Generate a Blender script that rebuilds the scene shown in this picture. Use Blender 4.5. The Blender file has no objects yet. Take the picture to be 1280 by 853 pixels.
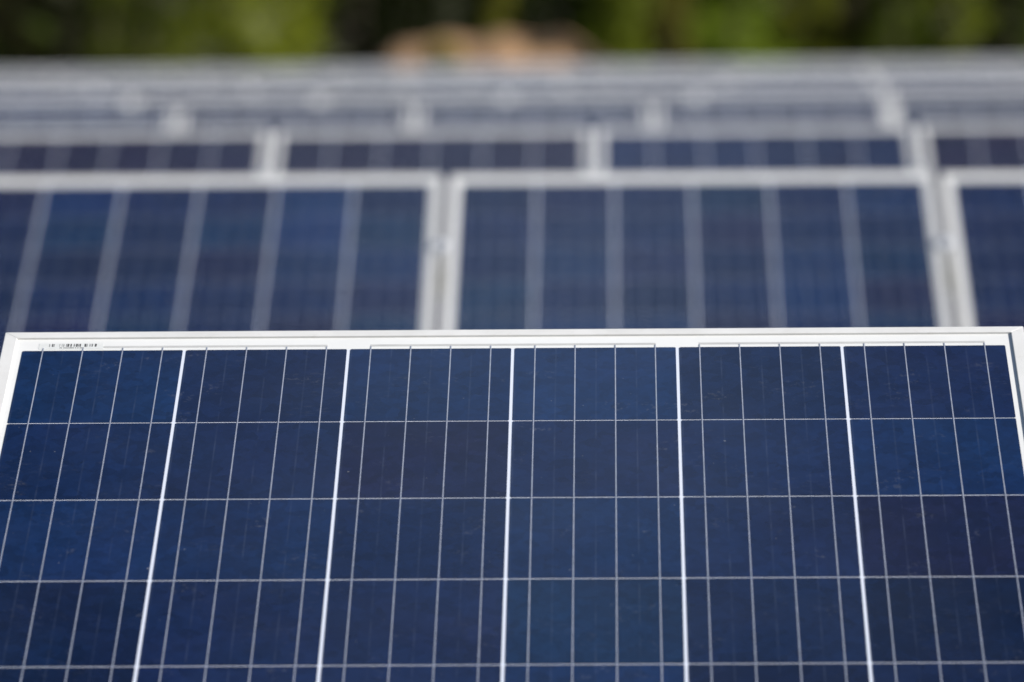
import bpy, bmesh, math, random
from mathutils import Vector, Matrix

random.seed(7)
SC = bpy.context.scene
COL = SC.collection
R = math.radians

# ------------------------------------------------------------------ helpers
def link(name, me, parent=None, mat=None):
    o = bpy.data.objects.new(name, me)
    COL.objects.link(o)
    if parent is not None:
        o.parent = parent
    if mat is not None and me is not None and not me.materials:
        me.materials.append(mat)
    return o

def empty(name, loc=(0, 0, 0), rot=(0, 0, 0)):
    o = bpy.data.objects.new(name, None)
    o.empty_display_size = 0.2
    o.location = loc
    o.rotation_euler = rot
    COL.objects.link(o)
    return o

def tag(o, label=None, cat=None, group=None, kind=None):
    if label: o['label'] = label
    if cat: o['category'] = cat
    if group: o['group'] = group
    if kind: o['kind'] = kind
    return o

def bm_box(bm, x0, x1, y0, y1, z0, z1):
    v = [bm.verts.new(p) for p in ((x0, y0, z0), (x1, y0, z0), (x1, y1, z0), (x0, y1, z0),
                                   (x0, y0, z1), (x1, y0, z1), (x1, y1, z1), (x0, y1, z1))]
    for f in ((3, 2, 1, 0), (4, 5, 6, 7), (0, 1, 5, 4), (1, 2, 6, 5), (2, 3, 7, 6), (3, 0, 4, 7)):
        bm.faces.new([v[i] for i in f])
    return v

def to_mesh(bm, name, smooth=False):
    me = bpy.data.meshes.new(name)
    bm.normal_update()
    bm.to_mesh(me)
    bm.free()
    if smooth:
        for p in me.polygons: p.use_smooth = True
    return me

def tube(bm, path, radii, n=8, cap=True):
    rings = []
    for i, p in enumerate(path):
        p = Vector(p)
        a = Vector(path[max(i - 1, 0)]); b = Vector(path[min(i + 1, len(path) - 1)])
        d = (b - a).normalized()
        u = d.cross(Vector((0, 0, 1)))
        if u.length < 1e-4: u = Vector((1, 0, 0))
        u.normalize(); w = d.cross(u)
        r = radii[i]
        rings.append([bm.verts.new(p + u * (r * math.cos(2 * math.pi * k / n)) + w * (r * math.sin(2 * math.pi * k / n)))
                      for k in range(n)])
    for a, b in zip(rings, rings[1:]):
        for k in range(n):
            bm.faces.new((a[k], a[(k + 1) % n], b[(k + 1) % n], b[k]))
    if cap:
        bm.faces.new(rings[0][::-1]); bm.faces.new(rings[-1])

# ------------------------------------------------------------------ materials
def new_mat(name):
    m = bpy.data.materials.new(name)
    m.use_nodes = True
    nt = m.node_tree
    return m, nt, nt.nodes['Principled BSDF']

def N(nt, t, **kw):
    n = nt.nodes.new(t)
    for k, v in kw.items():
        setattr(n, k, v)
    return n

def mathn(nt, op, a, b=None, c=None, clamp=False):
    n = nt.nodes.new('ShaderNodeMath'); n.operation = op; n.use_clamp = clamp
    for i, v in enumerate((a, b, c)):
        if v is None: continue
        if isinstance(v, (int, float)): n.inputs[i].default_value = v
        else: nt.links.new(v, n.inputs[i])
    return n.outputs[0]

def maprange(nt, val, a, b, c, d, smooth=False):
    n = nt.nodes.new('ShaderNodeMapRange')
    if smooth: n.interpolation_type = 'SMOOTHSTEP'
    nt.links.new(val, n.inputs['Value'])
    for k, v in zip(('From Min', 'From Max', 'To Min', 'To Max'), (a, b, c, d)):
        n.inputs[k].default_value = v
    return n.outputs['Result']

def mixcol(nt, fac, a, b, mode='MIX'):
    n = nt.nodes.new('ShaderNodeMix'); n.data_type = 'RGBA'; n.blend_type = mode
    for sock, v in ((n.inputs[0], fac), (n.inputs[6], a), (n.inputs[7], b)):
        if isinstance(v, (int, float)): sock.default_value = v
        elif isinstance(v, tuple): sock.default_value = v if len(v) == 4 else (*v, 1)
        else: nt.links.new(v, sock)
    return n.outputs[2]

def noise(nt, vec, scale, detail=3, rough=.55, dist=0.0):
    n = nt.nodes.new('ShaderNodeTexNoise')
    nt.links.new(vec, n.inputs['Vector'])
    n.inputs['Scale'].default_value = scale; n.inputs['Detail'].default_value = detail
    n.inputs['Roughness'].default_value = rough; n.inputs['Distortion'].default_value = dist
    return n.outputs['Fac']

COAT_ROUGH = 0.05
def glass_coat(b):
    b.inputs['Coat Weight'].default_value = .6   # anti-reflection glass
    b.inputs['Coat IOR'].default_value = 1.45
    b.inputs['Coat Roughness'].default_value = COAT_ROUGH
    b.inputs['Specular IOR Level'].default_value = 0.0

def surf_dust(nt):
    """dust, dried drops and small specks lying on the glass (world position, so it runs on over cells)"""
    g = N(nt, 'ShaderNodeNewGeometry')
    pos = g.outputs['Position']
    film = maprange(nt, noise(nt, pos, 5.5, 5, .6), .42, .75, 0, .008)
    smear_map = N(nt, 'ShaderNodeMapping'); smear_map.inputs['Scale'].default_value = (110, 330, 330)
    nt.links.new(pos, smear_map.inputs['Vector'])
    sm = maprange(nt, noise(nt, smear_map.outputs[0], 1.0, 4, .6), .56, .78, 0, 1)
    patch = maprange(nt, noise(nt, pos, 14, 2, .5), .52, .68, 0, 1, True)
    smear = mathn(nt, 'MULTIPLY', mathn(nt, 'MULTIPLY', sm, patch), .03)
    vo = N(nt, 'ShaderNodeTexVoronoi'); vo.inputs['Scale'].default_value = 34
    nt.links.new(pos, vo.inputs['Vector'])
    sepc = N(nt, 'ShaderNodeSeparateColor'); nt.links.new(vo.outputs['Color'], sepc.inputs[0])
    rad = mathn(nt, 'MULTIPLY', mathn(nt, 'POWER', sepc.outputs[0], 3.2), .062)
    d = mathn(nt, 'SUBTRACT', rad, vo.outputs['Distance'])
    speck = mathn(nt, 'MULTIPLY', maprange(nt, d, 0, .02, 0, 1), maprange(nt, sepc.outputs[1], 0.3, 1, .03, .45))
    vo2 = N(nt, 'ShaderNodeTexVoronoi'); vo2.inputs['Scale'].default_value = 130
    nt.links.new(pos, vo2.inputs['Vector'])
    sep2 = N(nt, 'ShaderNodeSeparateColor'); nt.links.new(vo2.outputs['Color'], sep2.inputs[0])
    rad2 = mathn(nt, 'MULTIPLY', mathn(nt, 'POWER', sep2.outputs[0], 7), .12)
    d2 = mathn(nt, 'SUBTRACT', rad2, vo2.outputs['Distance'])
    speck2 = mathn(nt, 'MULTIPLY', maprange(nt, d2, 0, .04, 0, 1), maprange(nt, sep2.outputs[1], 0.2, 1, 0, .22))
    sg = maprange(nt, noise(nt, pos, 150, 3, .7), .55, .8, 0, 1)
    sgp = maprange(nt, noise(nt, pos, 21, 1, .5), .60, .72, 0, 1, True)
    smear = mathn(nt, 'ADD', smear, mathn(nt, 'MULTIPLY', mathn(nt, 'MULTIPLY', sg, sgp), .09))
    t = mathn(nt, 'ADD', mathn(nt, 'ADD', film, smear), mathn(nt, 'ADD', speck, speck2), clamp=True)
    return t

def make_cell_mat():
    m, nt, b = new_mat('polycrystalline_cell')
    tc = N(nt, 'ShaderNodeTexCoord'); oi = N(nt, 'ShaderNodeObjectInfo')
    geo = N(nt, 'ShaderNodeNewGeometry')
    # crystal grains of the silicon: each grain its own tone
    mp = N(nt, 'ShaderNodeMapping'); nt.links.new(geo.outputs['Position'], mp.inputs['Vector'])
    wob = N(nt, 'ShaderNodeTexNoise'); wob.inputs['Scale'].default_value = 60; wob.inputs['Detail'].default_value = 2
    nt.links.new(geo.outputs['Position'], wob.inputs['Vector'])
    wv = N(nt, 'ShaderNodeVectorMath', operation='MULTIPLY_ADD')
    nt.links.new(wob.outputs['Color'], wv.inputs[0]); wv.inputs[1].default_value = (.012, .012, .012)
    nt.links.new(geo.outputs['Position'], wv.inputs[2])
    vo = N(nt, 'ShaderNodeTexVoronoi'); vo.inputs['Scale'].default_value = 75
    nt.links.new(wv.outputs[0], vo.inputs['Vector'])
    sc = N(nt, 'ShaderNodeSeparateColor'); nt.links.new(vo.outputs['Color'], sc.inputs[0])
    vo_b = N(nt, 'ShaderNodeTexVoronoi'); vo_b.inputs['Scale'].default_value = 210
    nt.links.new(wv.outputs[0], vo_b.inputs['Vector'])
    sb = N(nt, 'ShaderNodeSeparateColor'); nt.links.new(vo_b.outputs['Color'], sb.inputs[0])
    big = noise(nt, geo.outputs['Position'], 9, 3, .55)
    tone = mathn(nt, 'ADD', maprange(nt, sc.outputs[0], 0, 1, .85, 1.16), maprange(nt, sb.outputs[1], 0, 1, -.08, .08))
    tone = mathn(nt, 'MULTIPLY', tone, maprange(nt, big, .3, .7, .88, 1.14))
    base = mixcol(nt, 1.0, oi.outputs['Color'], tone, 'MULTIPLY')
    # some areas lean to violet
    vio = maprange(nt, noise(nt, geo.outputs['Position'], 6.5, 2, .5), .42, .70, 0, .7, True)
    base = mixcol(nt, vio, base, mixcol(nt, 1.0, base, (1.22, .88, .93), 'MULTIPLY'))
    # faint printed line midway between the busbars (cell-local x, 39 mm pitch)
    sx = N(nt, 'ShaderNodeSeparateXYZ'); nt.links.new(tc.outputs['Object'], sx.inputs[0])
    fr = mathn(nt, 'FRACT', mathn(nt, 'MULTIPLY_ADD', sx.outputs['X'], 1 / .0392, 40.0))
    dl = mathn(nt, 'ABSOLUTE', mathn(nt, 'SUBTRACT', fr, .02))
    ln = mathn(nt, 'MULTIPLY', maprange(nt, dl, .008, .03, 1, 0, True), maprange(nt, noise(nt, geo.outputs['Position'], 30, 2), .35, .68, .0, .08))
    base = mixcol(nt, ln, base, (.16, .2, .3))
    dust = surf_dust(nt)
    col = mixcol(nt, dust, base, (.62, .62, .6))
    nt.links.new(col, b.inputs['Base Color'])
    b.inputs['Roughness'].default_value = .6
    glass_coat(b)
    nt.links.new(maprange(nt, dust, 0, .3, COAT_ROUGH, .4), b.inputs['Coat Roughness'])
    return m

def make_sheet_mat():
    m, nt, b = new_mat('white_backsheet_under_glass')
    g = N(nt, 'ShaderNodeNewGeometry')
    n = noise(nt, g.outputs['Position'], 22, 3)
    col = mixcol(nt, maprange(nt, n, .3, .75, 0, 1), (.69, .69, .685), (.65, .65, .645))
    tc = N(nt, 'ShaderNodeTexCoord'); sp = N(nt, 'ShaderNodeSeparateXYZ'); nt.links.new(tc.outputs['Object'], sp.inputs[0])
    inside = mathn(nt, 'MULTIPLY', mathn(nt, 'LESS_THAN', mathn(nt, 'ABSOLUTE', sp.outputs['X']), 3 * .1610 - .003), mathn(nt, 'LESS_THAN', sp.outputs['Y'], 1.664 - .039))
    col = mixcol(nt, inside, col, (.61, .645, .745))   # blue light scattered off cell edges, painted into the strips between cells
    nt.links.new(col, b.inputs['Base Color'])
    b.inputs['Roughness'].default_value = .6
    glass_coat(b)
    return m

def make_ribbon_mat():
    m, nt, b = new_mat('tinned_ribbon')
    g = N(nt, 'ShaderNodeNewGeometry')
    mp = N(nt, 'ShaderNodeMapping'); mp.inputs['Scale'].default_value = (30, 90, 90)
    nt.links.new(g.outputs['Position'], mp.inputs['Vector'])
    n = noise(nt, mp.outputs[0], 1, 3)
    col = mixcol(nt, maprange(nt, n, .3, .7, 0, 1), (.31, .335, .42), (.23, .25, .31))
    nt.links.new(col, b.inputs['Base Color'])
    b.inputs['Roughness'].default_value = .5
    glass_coat(b)
    return m

def make_frame_mat():
    m, nt, b = new_mat('anodised_aluminium')
    g = N(nt, 'ShaderNodeNewGeometry')
    n = noise(nt, g.outputs['Position'], 18, 5, .65)
    col = mixcol(nt, maprange(nt, n, .35, .72, 0, 1), (.67, .665, .66), (.59, .585, .575))
    # grime streaks
    n2 = noise(nt, g.outputs['Position'], 90, 3, .6)
    col = mixcol(nt, maprange(nt, n2, .6, .8, 0, .35), col, (.45, .42, .38))
    nt.links.new(col, b.inputs['Base Color'])
    b.inputs['Metallic'].default_value = .0
    b.inputs['Roughness'].default_value = .42
    bp = N(nt, 'ShaderNodeBump'); bp.inputs['Strength'].default_value = .05
    nt.links.new(n2, bp.inputs['Height']); nt.links.new(bp.outputs[0], b.inputs['Normal'])
    return m

def simple_mat(name, c1, c2, scale, rough, metallic=0.0, bump=0.0):
    m, nt, b = new_mat(name)
    g = N(nt, 'ShaderNodeNewGeometry')
    n = noise(nt, g.outputs['Position'], scale, 5, .6)
    nt.links.new(mixcol(nt, maprange(nt, n, .3, .7, 0, 1), c1, c2), b.inputs['Base Color'])
    b.inputs['Roughness'].default_value = rough
    b.inputs['Metallic'].default_value = metallic
    if bump:
        bp = N(nt, 'ShaderNodeBump'); bp.inputs['Strength'].default_value = bump
        nt.links.new(n, bp.inputs['Height']); nt.links.new(bp.outputs[0], b.inputs['Normal'])
    return m

def leaf_mat(name):
    """leaf tone comes from the object colour (its species, with shade painted into the darkest) and varies leaf to leaf"""
    m, nt, b = new_mat(name)
    oi = N(nt, 'ShaderNodeObjectInfo'); g = N(nt, 'ShaderNodeNewGeometry')
    rnd = g.outputs['Random Per Island']
    n = noise(nt, g.outputs['Position'], 1.3, 3)
    k = mathn(nt, 'MULTIPLY', maprange(nt, rnd, 0, 1, .65, 1.35), maprange(nt, n, .3, .7, .75, 1.3))
    col = mixcol(nt, 1.0, oi.outputs['Color'], k, 'MULTIPLY')
    nt.links.new(col, b.inputs['Base Color'])
    b.inputs['Roughness'].default_value = .55
    b.inputs['Specular IOR Level'].default_value = .12
    tr = N(nt, 'ShaderNodeBsdfTranslucent'); nt.links.new(mixcol(nt, 1.0, col, (1.2, 1.3, .6), 'MULTIPLY'), tr.inputs['Color'])
    mx = N(nt, 'ShaderNodeMixShader'); mx.inputs[0].default_value = .42
    nt.links.new(b.outputs[0], mx.inputs[1]); nt.links.new(tr.outputs[0], mx.inputs[2])
    nt.links.new(mx.outputs[0], nt.nodes['Material Output'].inputs['Surface'])
    return m

M_CELL = make_cell_mat()
M_SHEET = make_sheet_mat()
M_RIB = make_ribbon_mat()
M_FRAME = make_frame_mat()
M_CROSS = simple_mat('bus_strip', (.50, .50, .49), (.42, .42, .42), 40, .5)
M_LABEL = simple_mat('label_paper', (.64, .65, .645), (.58, .59, .585), 200, .5)
M_INK = simple_mat('label_ink', (.03, .03, .03), (.06, .06, .06), 300, .5)
M_STEEL = simple_mat('galvanised_steel', (.42, .44, .46), (.30, .32, .34), 30, .5, .6)
M_CLAMP = simple_mat('clamp_aluminium', (.54, .56, .61), (.46, .48, .53), 60, .4, .2)
M_LEAF = leaf_mat('leaves')
M_BARK = simple_mat('bark', (.10, .075, .05), (.05, .04, .03), 6, .9, 0, .6)

# ------------------------------------------------------------------ numbers of the place
GZ = 1.44                       # height of the cells' upper edge of the front panel above the ground
TILT = R(22.7)
PW, PL = 1.003, 1.664            # panel
PITCH = 1.024
CELL = .1576
CELL_Y = .1581
PU, PV = .1610, .1597
TOPM = .039                     # panel upper edge to the first cells
ROWY = 6.29                     # distance from row to row
NROWS = 9
LIP_W, LIP_H, DEPTH = .0128, .0022, .038

# ------------------------------------------------------------------ panel meshes (x across, y up the slope from the lower edge, z out of the glass)
def frame_mesh():
    bm = bmesh.new()
    def bar(a, b, c, d, z0, z1):  # mitred bar by its 4 plan corners
        lo = [bm.verts.new((*p, z0)) for p in (a, b, c, d)]
        hi = [bm.verts.new((*p, z1)) for p in (a, b, c, d)]
        bm.faces.new(lo[::-1]); bm.faces.new(hi)
        for i in range(4):
            bm.faces.new((lo[i], lo[(i + 1) % 4], hi[(i + 1) % 4], hi[i]))
    x, l, w = PW / 2, PL, LIP_W
    g = .00015
    bar((-x, 0), (x, 0), (x - w, w - g), (-x + w, w - g), -DEPTH, LIP_H)
    bar((-x + w, l - w + g), (x - w, l - w + g), (x, l), (-x, l), -DEPTH, LIP_H)
    bar((-x, g), (-x + w - g, w), (-x + w - g, l - w), (-x, l - g), -DEPTH, LIP_H)
    bar((x - w + g, w), (x, g), (x, l - g), (x - w + g, l - w), -DEPTH, LIP_H)
    bmesh.ops.bevel(bm, geom=bm.edges[:], offset=.0006, segments=2, affect='EDGES', profile=.6)
    return to_mesh(bm, 'panel_frame')

def sheet_mesh():
    bm = bmesh.new()
    bm_box(bm, -PW / 2 + LIP_W - .0006, PW / 2 - LIP_W + .0006, LIP_W - .0006, PL - LIP_W + .0006, -.005, 0)
    return to_mesh(bm, 'panel_backsheet')

def cell_mesh():
    bm = bmesh.new(); h = CELL / 2; g = CELL_Y / 2; c = .0012
    pts = [(-h + c, -g), (h - c, -g), (h, -g + c), (h, g - c), (h - c, g), (-h + c, g), (-h, g - c), (-h, -g + c)]
    lo = [bm.verts.new((*p, 0.0)) for p in pts]; hi = [bm.verts.new((*p, .0003)) for p in pts]
    bm.faces.new(hi)
    for i in range(8): bm.faces.new((lo[i], lo[(i + 1) % 8], hi[(i + 1) % 8], hi[i]))
    return to_mesh(bm, 'cell')

CELLS_H = 10 * PV - (PV - CELL)
Y_TOP = PL - TOPM
def cell_xy(i, j):                # i string 0..5, j row from the top 0..9
    return ((i - 2.5) * PU, Y_TOP - CELL / 2 - j * PV)

def cells_array_mesh():           # for panels too far away to show single cells
    bm = bmesh.new(); h = CELL / 2
    for i in range(6):
        for j in range(10):
            cx, cy = cell_xy(i, j)
            vs = [bm.verts.new((cx + a * h, cy + b * CELL_Y / 2, .0004)) for a, b in ((-1, -1), (1, -1), (1, 1), (-1, 1))]
            bm.faces.new(vs)
    return to_mesh(bm, 'cell_array')

def busbar_mesh():
    bm = bmesh.new()
    bm_box(bm, -.00050, .00050, Y_TOP - CELLS_H - .004, Y_TOP + .0066, .0003, .0005)
    return to_mesh(bm, 'busbar')

def cross_mesh():
    bm = bmesh.new()
    w = PU / 2 + .0588 + .0006
    bm_box(bm, -w, w, Y_TOP + .0066, Y_TOP + .0108, .00004, .00015)
    return to_mesh(bm, 'cross_ribbon')

def label_mesh():
    bm = bmesh.new()
    bm_box(bm, -.0335, .030, -.0065, .0065, .00003, .00022)
    return to_mesh(bm, 'label')

def barcode_mesh():
    rnd = random.Random(3)
    bm = bmesh.new()
    x = -.0235
    groups = [.006, .003, .011, .007, .004, .005, .003, .008, .004]
    while x < .0235:
        w = rnd.choice((.0004, .0006, .0006, .0009, .0013, .0018))
        if abs(x - .0085) > .0012 and abs(x + .0165) > .0008:
            bm_box(bm, x, min(x + w, .0235), -.0012, .0052, .00023, .00027)
        x += w + rnd.choice((.0005, .0006, .0008, .0012, .002))
    x = -.013
    while x < .012:                # the row of tiny figures under the bars
        w = rnd.choice((.0007, .0009, .0010))
        bm_box(bm, x, x + w, -.0046, -.0026, .00023, .00027)
        x += w + rnd.choice((.0004, .0005, .0014))
    return to_mesh(bm, 'barcode')

ME_FRAME, ME_SHEET, ME_CELL = frame_mesh(), sheet_mesh(), cell_mesh()
ME_ARRAY, ME_BUS, ME_CROSS, ME_LABEL, ME_CODE = cells_array_mesh(), busbar_mesh(), cross_mesh(), label_mesh(), barcode_mesh()
for me, m in ((ME_FRAME, M_FRAME), (ME_SHEET, M_SHEET), (ME_CELL, M_CELL), (ME_ARRAY, M_CELL), (ME_BUS, M_RIB),
              (ME_CROSS, M_CROSS), (ME_LABEL, M_LABEL), (ME_CODE, M_INK)):
    me.materials.append(m)

# silicon tones (base colours)
NAVY = (.0040, .0120, .044); BLUE = (.0040, .0165, .060); DEEP = (.0034, .0095, .034); VIOLET = (.0058, .0105, .040); TEAL = (.0034, .0155, .048)
def jitter(c, rnd, a=.12):
    k = 1 + rnd.uniform(-a, a)
    return (c[0] * k * (1 + rnd.uniform(-.12, .12)), c[1] * k, c[2] * k * (1 + rnd.uniform(-.06, .06)), 1)
# the rows of cells that are in focus, string by string from the top
FRONT = ['BNBBNN',
         'NNVNNB',
         'BBNBNV',
         'DNNTND',
         'DNNBDD']  # D at the lower corners paints in the weaker sky reflection
TONE = {'B': BLUE, 'N': NAVY, 'D': DEEP, 'V': VIOLET, 'T': TEAL}

def row_y(n):
    return n * ROWY if n <= 2 else 2 * ROWY + (n - 2) * 6.42

def row_place(n):
    """y of the row, height offset, sideways slope, x of one junction between panels"""
    junction = {0: .506, 1: -.252, 2: .034, 3: .265, 4: .546}.get(n, .546 + .25 * (n - 4))
    return row_y(n), ROW_DZ.get(n, ROW_DZ_FAR), ROW_SLOPE.get(n, ROW_SLOPE_FAR), junction
ROW_DZ, ROW_DZ_FAR = {}, 0.0
ROW_SLOPE, ROW_SLOPE_FAR = {0: 0, 1: 0, 2: .0015, 3: .003}, .004

Rm = Matrix.Rotation(TILT, 3, 'X')
def panel_base(xc, n):
    y, dz, sl, _ = row_place(n)
    off = Rm @ Vector((0, Y_TOP, 0))
    return Vector((xc, y - off.y, GZ + dz + sl * xc - off.z)), sl

def make_panel(kind):
    """kind 0: every part; 1: frame, sheet and one field of cells"""
    root = empty('solar_panel')
    link('frame', ME_FRAME, root); link('backsheet', ME_SHEET, root)
    if kind == 0:
        for j in range(10):
            for i in range(6):
                c = link('solar_cell', ME_CELL, root); cx, cy = cell_xy(i, j); c.location = (cx, cy, .0001)
        for i in range(6):
            for k in range(4):
                b = link('busbar', ME_BUS, root); b.location = ((i - 2.5) * PU + (k - 1.5) * .0392, 0, 0)
        for i in (-1, 0, 1):
            r = link('cross_ribbon', ME_CROSS, root); r.location = (i * 2 * PU, 0, 0)
    else:
        link('cell_array', ME_ARRAY, root)
    return root

def copy_panel(src):
    r = src.copy(); COL.objects.link(r)
    for ch in src.children:
        c = ch.copy(); COL.objects.link(c); c.parent = r
    return r

ORD = ['front', 'second', 'third', 'fourth', 'fifth', 'sixth', 'seventh']
NUM = ['first', 'second', 'third', 'fourth', 'fifth', 'sixth', 'seventh', 'eighth', 'ninth', 'tenth']
CAM_Y, CAM_X = -5.5626, .1010
def view_span(n):
    d = row_y(n) - CAM_Y
    c = CAM_X - .0183 * d
    return c - .0905 * d, c + .0905 * d

protos = {}
row_junctions = {}
for n in range(NROWS):
    y, dz, sl, jx = row_place(n)
    lo, hi = view_span(n)
    if n == 0:
        xs = [-PITCH, 0.0, PITCH]
    else:
        k0 = math.floor((lo - jx) / PITCH); k1 = math.ceil((hi - jx) / PITCH)
        xs = [jx + (k + .5) * PITCH for k in range(k0 - 1, k1 + 1)]
    row_junctions[n] = [x + PITCH / 2 for x in xs[:-1]] 
    vis = [x for x in xs if x + .49 > lo and x - .49 < hi]
    for x in xs:
        kind = 0 if n <= 2 else 1
        if kind not in protos:
            p = protos[kind] = make_panel(kind)
        else:
            p = copy_panel(protos[kind])
        base, s = panel_base(x, n)
        p.location = base
        p.rotation_euler = (TILT + R(random.uniform(-.12, .12)) * (n > 0), -math.atan(s), 0)
        rnd = random.Random(int(n * 1000 + x * 31))
        # colour of the cells
        cells = [c for c in p.children if c.name.startswith('solar_cell')]
        if n == 2:
            ptone = (.0065, .0130, .044) if .1 < x < 1.0 else (.0095, .0105, .030)
        else:
            ptone = rnd.choice((NAVY, NAVY, BLUE, DEEP))
        for q, c in enumerate(cells):
            j, i = divmod(q, 6)
            if n == 0 and abs(x) < .1 and j < 5:
                t = TONE[FRONT[j][i]]
            elif n == 2:
                t = ptone
            else:
                t = rnd.choice((NAVY, NAVY, NAVY, BLUE, BLUE, VIOLET, TEAL))
            c.color = jitter(t, rnd)
        for c in p.children:
            if c.name.startswith('cell_array'): c.color = jitter(ptone, rnd)
        # description
        grp = 'solar panels standing in rows one behind another'
        if n == 0 and abs(x) < .1:
            lab = 'sharp front solar panel with barcode sticker, nearest to the viewer'
        elif n == 0:
            lab = ('solar panel of the front row, just %s of the sharp one with the barcode sticker' % ('left' if x < 0 else 'right'))
        elif n <= 5:
            side = None
            if x in vis:
                i = vis.index(x)
                if n == 1 and len(vis) == 3:
                    lab = ['left solar panel of the second row, cut by the left edge, blurred',
                           'middle solar panel of the second row, whole width above the sharp panel',
                           'narrow strip of solar panel at the right end of the second row'][i]
                else:
                    lab = 'blurred solar panel in the %s row of panels, %s from the left' % (ORD[n], NUM[i] if i < 10 else 'last')
            else:
                lab = 'solar panel in the %s row, beyond its %s end in view' % (ORD[n], 'left' if x < lo else 'right')
        else:
            lab = 'distant solar panel melting into the pale grey band under the tree line'
        tag(p, lab, 'solar panel', grp)
        if n == 0 and abs(x) < .1:
            front = p

# the sticker with the bar code above the first string of the front panel
lb = link('barcode_label', ME_LABEL, front); lb.location = (-.478 + .0455, Y_TOP + .0106, 0)
link('bar_code', ME_CODE, lb)

# ------------------------------------------------------------------ racks that carry the rows
def rack_mesh_rail(x0, x1, yy):
    bm = bmesh.new(); bm_box(bm, x0, x1, yy - .02, yy + .02, -DEPTH - .062, -DEPTH - .001)
    return to_mesh(bm, 'rail')
ME_CLAMP = None
def clamp_mesh():
    bm = bmesh.new()
    bm_box(bm, -.017, .017, -.02, .02, LIP_H + .0005, LIP_H + .004)
    bm_box(bm, -.007, .007, -.018, .018, -DEPTH, LIP_H + .0003)
    bmesh.ops.create_cone(bm, cap_ends=True, segments=6, radius1=.0065, radius2=.0065, depth=.006,
                          matrix=Matrix.Translation((0, 0, LIP_H + .0072)))
    me = to_mesh(bm, 'clamp'); me.materials.append(M_CLAMP); return me
ME_CLAMP = clamp_mesh()
for n in range(NROWS):
    js = row_junctions[n]
    x0, x1 = js[0] - PITCH - .1, js[-1] + PITCH + .1
    xc = (x0 + x1) / 2
    base, s = panel_base(xc, n)
    root = empty('mounting_rack', base, (TILT, -math.atan(s), 0))
    lab = ('galvanised steel rack carrying the %s row of panels' % ORD[n]) if n < 7 else 'galvanised steel rack under a distant blurred row of panels'
    tag(root, lab, 'rack', 'racks under the panel rows')
    for yy in (.36, PL - .36):
        link('rail', rack_mesh_rail(x0 - xc, x1 - xc, yy), root, M_STEEL)
    inv = (Matrix.Rotation(TILT, 4, 'X')).inverted()
    npost = max(2, round((x1 - x0) / 3.0) + 1)
    for k in range(npost):
        px = (x0 + .35 - xc) + k * (x1 - x0 - .7) / (npost - 1)
        bm = bmesh.new(); bm_box(bm, px - .03, px + .03, .1, PL - .1, -DEPTH - .145, -DEPTH - .064)
        link('rafter', to_mesh(bm, 'rafter'), root, M_STEEL)
        for yy in (.40, PL - .42):
            wz = base.z + (Rm @ Vector((0, yy, -DEPTH - .146))).z
            bm = bmesh.new(); bm_box(bm, px - .035, px + .035, -.03, .03, -wz - .3, .012)
            for v in bm.verts: v.co = inv @ v.co + Vector((0, yy, -DEPTH - .146))
            link('post', to_mesh(bm, 'post'), root, M_STEEL)
    for j in js:
        for yy in ((.36, PL - .36) if n < 3 else (PL - .36,)):
            c = link('clamp', ME_CLAMP, root); c.location = (j - xc, yy, 0)

# ------------------------------------------------------------------ ground
def ground():
    bm = bmesh.new()
    xs = [-3000, -600, -150] + [-60 + i * 4 for i in range(31)] + [150, 600, 3000]
    ys = [-600, -80] + [-20 + i * 5 for i in range(50)] + [300, 800, 4000]
    grid = [[bm.verts.new((x, y, 0)) for x in xs] for y in ys]
    for a, b in zip(grid, grid[1:]):
        for i in range(len(xs) - 1):
            bm.faces.new((a[i], a[i + 1], b[i + 1], b[i]))
    o = link('ground', to_mesh(bm, 'ground'))
    m, nt, b = new_mat('meadow')
    g = N(nt, 'ShaderNodeNewGeometry')
    n1 = noise(nt, g.outputs['Position'], .8, 5, .6); n2 = noise(nt, g.outputs['Position'], 25, 4, .7)
    col = mixcol(nt, maprange(nt, n1, .35, .65, 0, 1), (.075, .095, .028), (.17, .145, .065))
    col = mixcol(nt, maprange(nt, n2, .35, .7, 0, .6), col, (.045, .06, .018))
    nt.links.new(col, b.inputs['Base Color']); b.inputs['Roughness'].default_value = .95
    bp = N(nt, 'ShaderNodeBump'); bp.inputs['Strength'].default_value = .6; bp.inputs['Distance'].default_value = .05
    nt.links.new(n2, bp.inputs['Height']); nt.links.new(bp.outputs[0], b.inputs['Normal'])
    o.data.materials.append(m)
    tag(o, kind='structure')
ground()
BG_BEGIN = True
def px2x(px, d):
    return CAM_X + d * ((px - 640) / 7111 - .0183)

def bank(name, x0, x1, yc, h, depth, mat, seed):
    """bare earth bank with an uneven crest"""
    rnd = random.Random(seed)
    bm = bmesh.new(); nx, ny = 60, 24
    ph = [rnd.uniform(0, 6.28) for _ in range(6)]
    g = []
    for j in range(ny + 1):
        v = j / ny; row = []
        for i in range(nx + 1):
            u = i / nx
            ends = min(1, 3.2 * min(u, 1 - u)); ends = ends * ends * (3 - 2 * ends)
            crest = h * ends * (1 + .02 * math.sin(7 * u + ph[0]) + .02 * math.sin(17 * u + ph[1]) + .04 * math.sin(41 * u + ph[2]))
            prof = math.sin(math.pi * v) ** .7
            z = crest * prof + rnd.uniform(-.05, .05) * (prof > .1) - .03
            row.append(bm.verts.new((x0 + u * (x1 - x0) + rnd.uniform(-.03, .03), yc + (v - .5) * depth + .2 * math.sin(9 * u + ph[3]), z)))
        g.append(row)
    for a, b in zip(g, g[1:]):
        for i in range(nx): bm.faces.new((a[i], a[i + 1], b[i + 1], b[i]))
    o = link(name, to_mesh(bm, name, True), None, mat)
    return o
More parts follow.
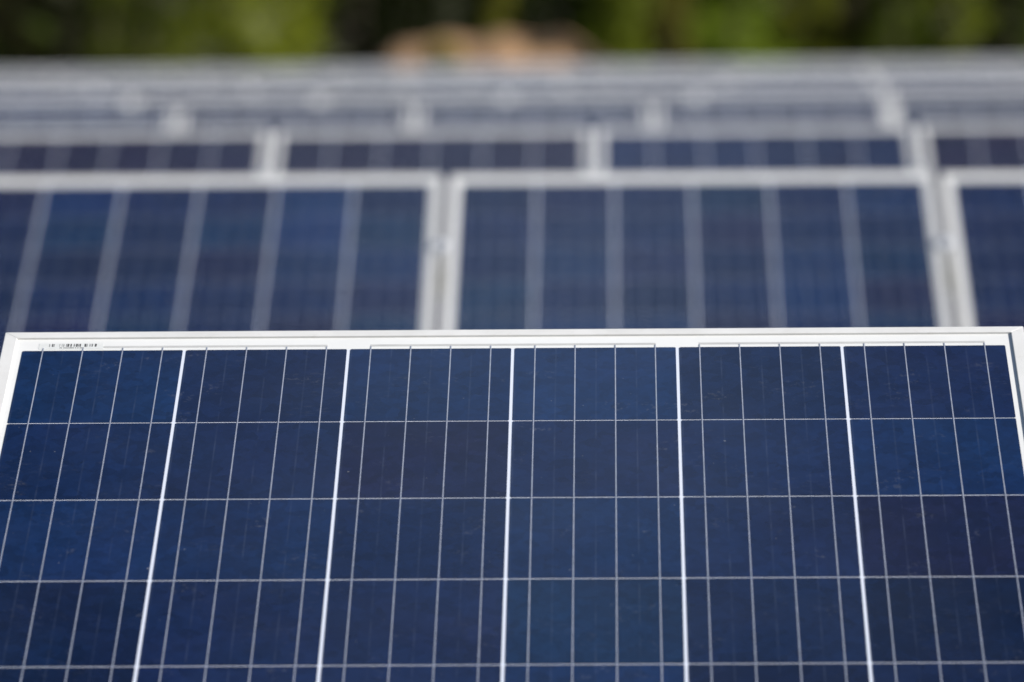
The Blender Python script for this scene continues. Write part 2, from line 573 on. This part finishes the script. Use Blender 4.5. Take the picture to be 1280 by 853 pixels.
M_EARTH = simple_mat('bare_earth', (.37, .215, .115), (.27, .165, .08), 1.6, .95, 0, .5)
tag(bank('earth_bank', px2x(385, 136), px2x(850, 136), 130.5, 1.72, 5, M_EARTH, 5), kind='structure')

def leaf_cloud(bm, rnd, centre, rad, count, size):
    cx, cy, cz = centre
    for _ in range(count):
        d = Vector((rnd.gauss(0, 1), rnd.gauss(0, 1), rnd.gauss(0, 1))).normalized()
        r = rnd.random() ** .45
        p = Vector((cx + d.x * rad[0] * r, cy + d.y * rad[1] * r, cz + d.z * rad[2] * r))
        if p.z < .03: continue
        s = size * rnd.uniform(.6, 1.4)
        nrm = (d * .45 + Vector((0, 0, .55)) + Vector((rnd.gauss(0, .55), rnd.gauss(0, .55), rnd.gauss(0, .4)))).normalized()
        u = nrm.orthogonal().normalized(); w = nrm.cross(u)
        a = rnd.uniform(0, 6.28)
        u, w = u * math.cos(a) + w * math.sin(a), w * math.cos(a) - u * math.sin(a)
        vs = [bm.verts.new(p + u * s), bm.verts.new(p + w * s * .45), bm.verts.new(p - u * s), bm.verts.new(p - w * s * .45)]
        bm.faces.new(vs)

def plant(kindname, x, y, w, h, col, seed, label, cat, group, low=0.1, nclump=26, leaves=110, size=.13, trunk_r=.16):
    """tree or shrub: tapered trunk with limbs, crown of leaf clumps at the limb ends and between"""
    rnd = random.Random(seed)
    root = empty(kindname, (x, y, 0))
    bm = bmesh.new()
    top = h * .82
    lean = (rnd.uniform(-.3, .3) * w * .15, rnd.uniform(-.3, .3) * w * .15)
    path = [(lean[0] * t, lean[1] * t, top * t - .1 * (t == 0)) for t in (0, .25, .5, .75, 1)]
    tube(bm, path, [trunk_r * k for k in (1.25, .95, .7, .45, .15)], 9)
    clumps = []
    for k in range(nclump):
        a = rnd.uniform(0, 6.28); zf = low + (1 - low) * ((k + rnd.random()) / nclump)
        prof = math.sin(math.pi * min(1, .18 + .82 * (zf - low * .5)) ** .85) ** .6 if zf < 1 else .2
        rr = w / 2 * prof * rnd.uniform(.45, 1.0)
        c = (math.cos(a) * rr + lean[0] * zf, math.sin(a) * rr + lean[1] * zf, max(.25, h * zf * .95))
        clumps.append(c)
        t0 = min(.95, max(.05, zf - .18))
        s = Vector((lean[0] * t0, lean[1] * t0, top * t0))
        if k % 2 == 0:
            mid = s.lerp(Vector(c), .5) + Vector((0, 0, -.04 * h))
            tube(bm, [s, mid, Vector(c)], [trunk_r * .35, trunk_r * .22, trunk_r * .06], 5)
    link('trunk', to_mesh(bm, 'trunk', True), root, M_BARK)
    bm = bmesh.new()
    for c in clumps:
        s = rnd.uniform(.7, 1.3)
        leaf_cloud(bm, rnd, c, (w * .19 * s, w * .19 * s, min(h * .12, w * .17) * s), leaves, size)
    cr = link('crown', to_mesh(bm, 'crown'), root, M_LEAF)
    cr.color = (*col, 1)
    tag(root, label, cat, group)
    return root

OLIVE = (.19, .215, .016); GREEN = (.18, .24, .024); DARKG = (.075, .105, .016); BROWNG = (.055, .050, .016); GREYG = (.08, .085, .035); SHADEG = (.022, .028, .008)  # last tone: shaded interior of the wood painted into the leaves
SHR = 'shrubs along the far edge of the field'
shrubs = [  # px centre, px width, distance, height, colour, label
    (300, 205, 133, 4.2, OLIVE, 'broad bright olive green shrub left of the bare earth bank'),
    (140, 75, 137, 3.8, (.075, .09, .012), 'dark olive shrub between two dim shrubs at the upper left'),
    (185, 70, 139, 4.0, GREYG, 'grey green shrub touching the broad bright shrub at the left'),
    (90, 70, 139, 3.9, (.04, .042, .02), 'dull grey brown shrub near the upper left corner'),
    (25, 90, 139, 4.2, (.025, .022, .008), 'almost black shrub in the upper left corner'),
    (556, 60, 129.0, 1.55, (.30, .25, .04), 'low yellow green shrub in front of the bare earth bank'),
    (618, 60, 141, 3.6, (.14, .14, .02), 'olive shrub rising behind the middle of the earth bank'),
    (775, 90, 142, 3.4, (.15, .18, .02), 'yellow green shrub at the right end of the earth bank'),
    (838, 80, 143, 3.6, (.17, .155, .03), 'brownish olive shrub right of the earth bank'),
    (925, 125, 134, 4.4, GREEN, 'wide fresh green shrub in the right half, right of the brownish one'),
    (1005, 90, 137, 4.2, (.16, .17, .022), 'olive shrub right of the wide fresh green one'),
    (1065, 60, 139, 4.3, (.075, .06, .012), 'dark brown shrub in the right part of the tree line'),
    (1120, 80, 138, 4.1, (.085, .11, .016), 'dark green shrub in the right part beside the dark brown one'),
    (1190, 85, 136, 4.3, (.15, .17, .026), 'mid green shrub second from the right edge'),
    (1262, 70, 139, 4.2, SHADEG, 'almost black shrub in the upper right corner'),
]
for k, (px, w, d, h, c, lab) in enumerate(shrubs):
    wm = w / 7111 * d
    plant('shrub', px2x(px, d), d + CAM_Y, wm * 1.05, h, c, 40 + k, lab, 'shrub', SHR, low=.04, nclump=int(16 + 7 * wm), leaves=120, size=.10, trunk_r=.06)
TRE = 'trees behind the shrubs'
trees = [(-60, 7), (70, 8), (230, 9), (450, 8), (540, 9), (690, 8), (830, 9), (960, 8), (1090, 9), (1215, 8), (1340, 7)]
for k, (px, h) in enumerate(trees):
    d = 147 + (k % 3) * 2.5
    side = 'dark tree behind the shrubs, %s from the left' % (NUM[k] if k < 10 else 'last')
    if px == 450: side = 'nearly black tree behind the left end of the earth bank'
    if px == 540: side = 'nearly black tree behind the middle left of the earth bank'
    if px == 690: side = 'dark green tree behind the right part of the earth bank'
    col = SHADEG if px in (450, 540, 70) else DARKG  # three trees carry the wood's shade in their leaf colour
    plant('broadleaf_tree', px2x(px, d), d + CAM_Y, 4.6, h, col, 90 + k, side, 'tree', TRE, low=.05, nclump=44, leaves=130, size=.16, trunk_r=.17)

# the wood closing the view behind
def wood():
    rnd = random.Random(11)
    bm = bmesh.new()
    for k in range(170):
        x = rnd.uniform(-30, 22); y = rnd.uniform(152, 160)
        z = rnd.uniform(.3, 9)
        leaf_cloud(bm, rnd, (x, y, z), (1.6, 1.4, 1.3), 110, .24)
    o = link('distant_wood', to_mesh(bm, 'distant_wood'), None, M_LEAF); o.color = (.04, .055, .01, 1)
    tag(o, 'dark mass of the wood closing the view behind the trees', 'wood', kind='stuff')
wood()

# ------------------------------------------------------------------ light
s_loc = Vector((1.6, -.1, 1.0)).normalized()          # in panel axes (right, up the slope, out of the glass)
sun_dir = (Rm @ s_loc).normalized()
el = math.asin(sun_dir.z); az = math.atan2(sun_dir.x, sun_dir.y)
sd = bpy.data.lights.new('sun', 'SUN'); sd.energy = 4.9; sd.angle = R(.53); sd.color = (1, .965, .91)
so = bpy.data.objects.new('sun', sd); COL.objects.link(so)
so.rotation_euler = sun_dir.to_track_quat('Z', 'Y').to_euler()
so.location = (20, 0, 30)

w = bpy.data.worlds.new('World'); SC.world = w; w.use_nodes = True
nt = w.node_tree
bg = nt.nodes['Background']
sky = N(nt, 'ShaderNodeTexSky', sky_type='NISHITA', sun_disc=False, sun_elevation=el, sun_rotation=az)
sky.air_density = 1.0; sky.dust_density = 1.0; sky.ozone_density = 1.0
# thin cloud veil high over the field, the part of the sky the glass mirrors
tcw = N(nt, 'ShaderNodeTexCoord')
cl_el, cl_az = R(48.4), R(-.9)
cdir = Vector((math.sin(cl_az) * math.cos(cl_el), math.cos(cl_az) * math.cos(cl_el), math.sin(cl_el)))
nz = N(nt, 'ShaderNodeVectorMath', operation='DISTANCE'); nz.inputs[1].default_value = (cdir.x, cdir.y * .8, cdir.z * .8)
flat = N(nt, 'ShaderNodeVectorMath', operation='MULTIPLY'); flat.inputs[1].default_value = (1, .8, .8)
nt.links.new(tcw.outputs['Generated'], flat.inputs[0]); nt.links.new(flat.outputs[0], nz.inputs[0])
core = maprange(nt, nz.outputs['Value'], .0, .105, 1, 0, True)
veil = maprange(nt, noise(nt, tcw.outputs['Generated'], 3.2, 6, .6, .4), .5, .75, 0, .5, True)
wisps = maprange(nt, noise(nt, tcw.outputs['Generated'], 14, 4, .6, .3), .3, .7, .75, 1.1)
cl = mathn(nt, 'ADD', mathn(nt, 'MULTIPLY', mathn(nt, 'MULTIPLY', core, wisps), .85), mathn(nt, 'MULTIPLY', veil, .0), clamp=True)
skyc = mixcol(nt, cl, sky.outputs[0], (5.6, 7.3, 10.2))
nt.links.new(skyc, bg.inputs['Color'])
bg.inputs['Strength'].default_value = .065

# ------------------------------------------------------------------ camera
cd = bpy.data.cameras.new('camera'); cam = bpy.data.objects.new('camera', cd); COL.objects.link(cam)
M = Matrix(((0.99981456, 0.00599366, 0.01830088), (0.01795342, 0.05363789, -0.99839904), (-0.00696569, 0.99854246, 0.05352034)))
cam.matrix_world = Matrix.Translation((.10099, -5.56264, .30560 + GZ)) @ M.to_4x4()
cd.sensor_width = 36; cd.lens = 200; cd.clip_start = .1; cd.clip_end = 6000
cd.dof.use_dof = True; cd.dof.focus_distance = 5.5; cd.dof.aperture_fstop = 5.4
SC.camera = cam

SC.render.engine = 'CYCLES'
SC.cycles.use_denoising = True
SC.cycles.filter_width = 1.6
SC.view_settings.view_transform = 'Standard'; SC.view_settings.look = 'None'
SC.view_settings.gamma = 1; SC.view_settings.use_curve_mapping = False
SC.view_settings.exposure = .55
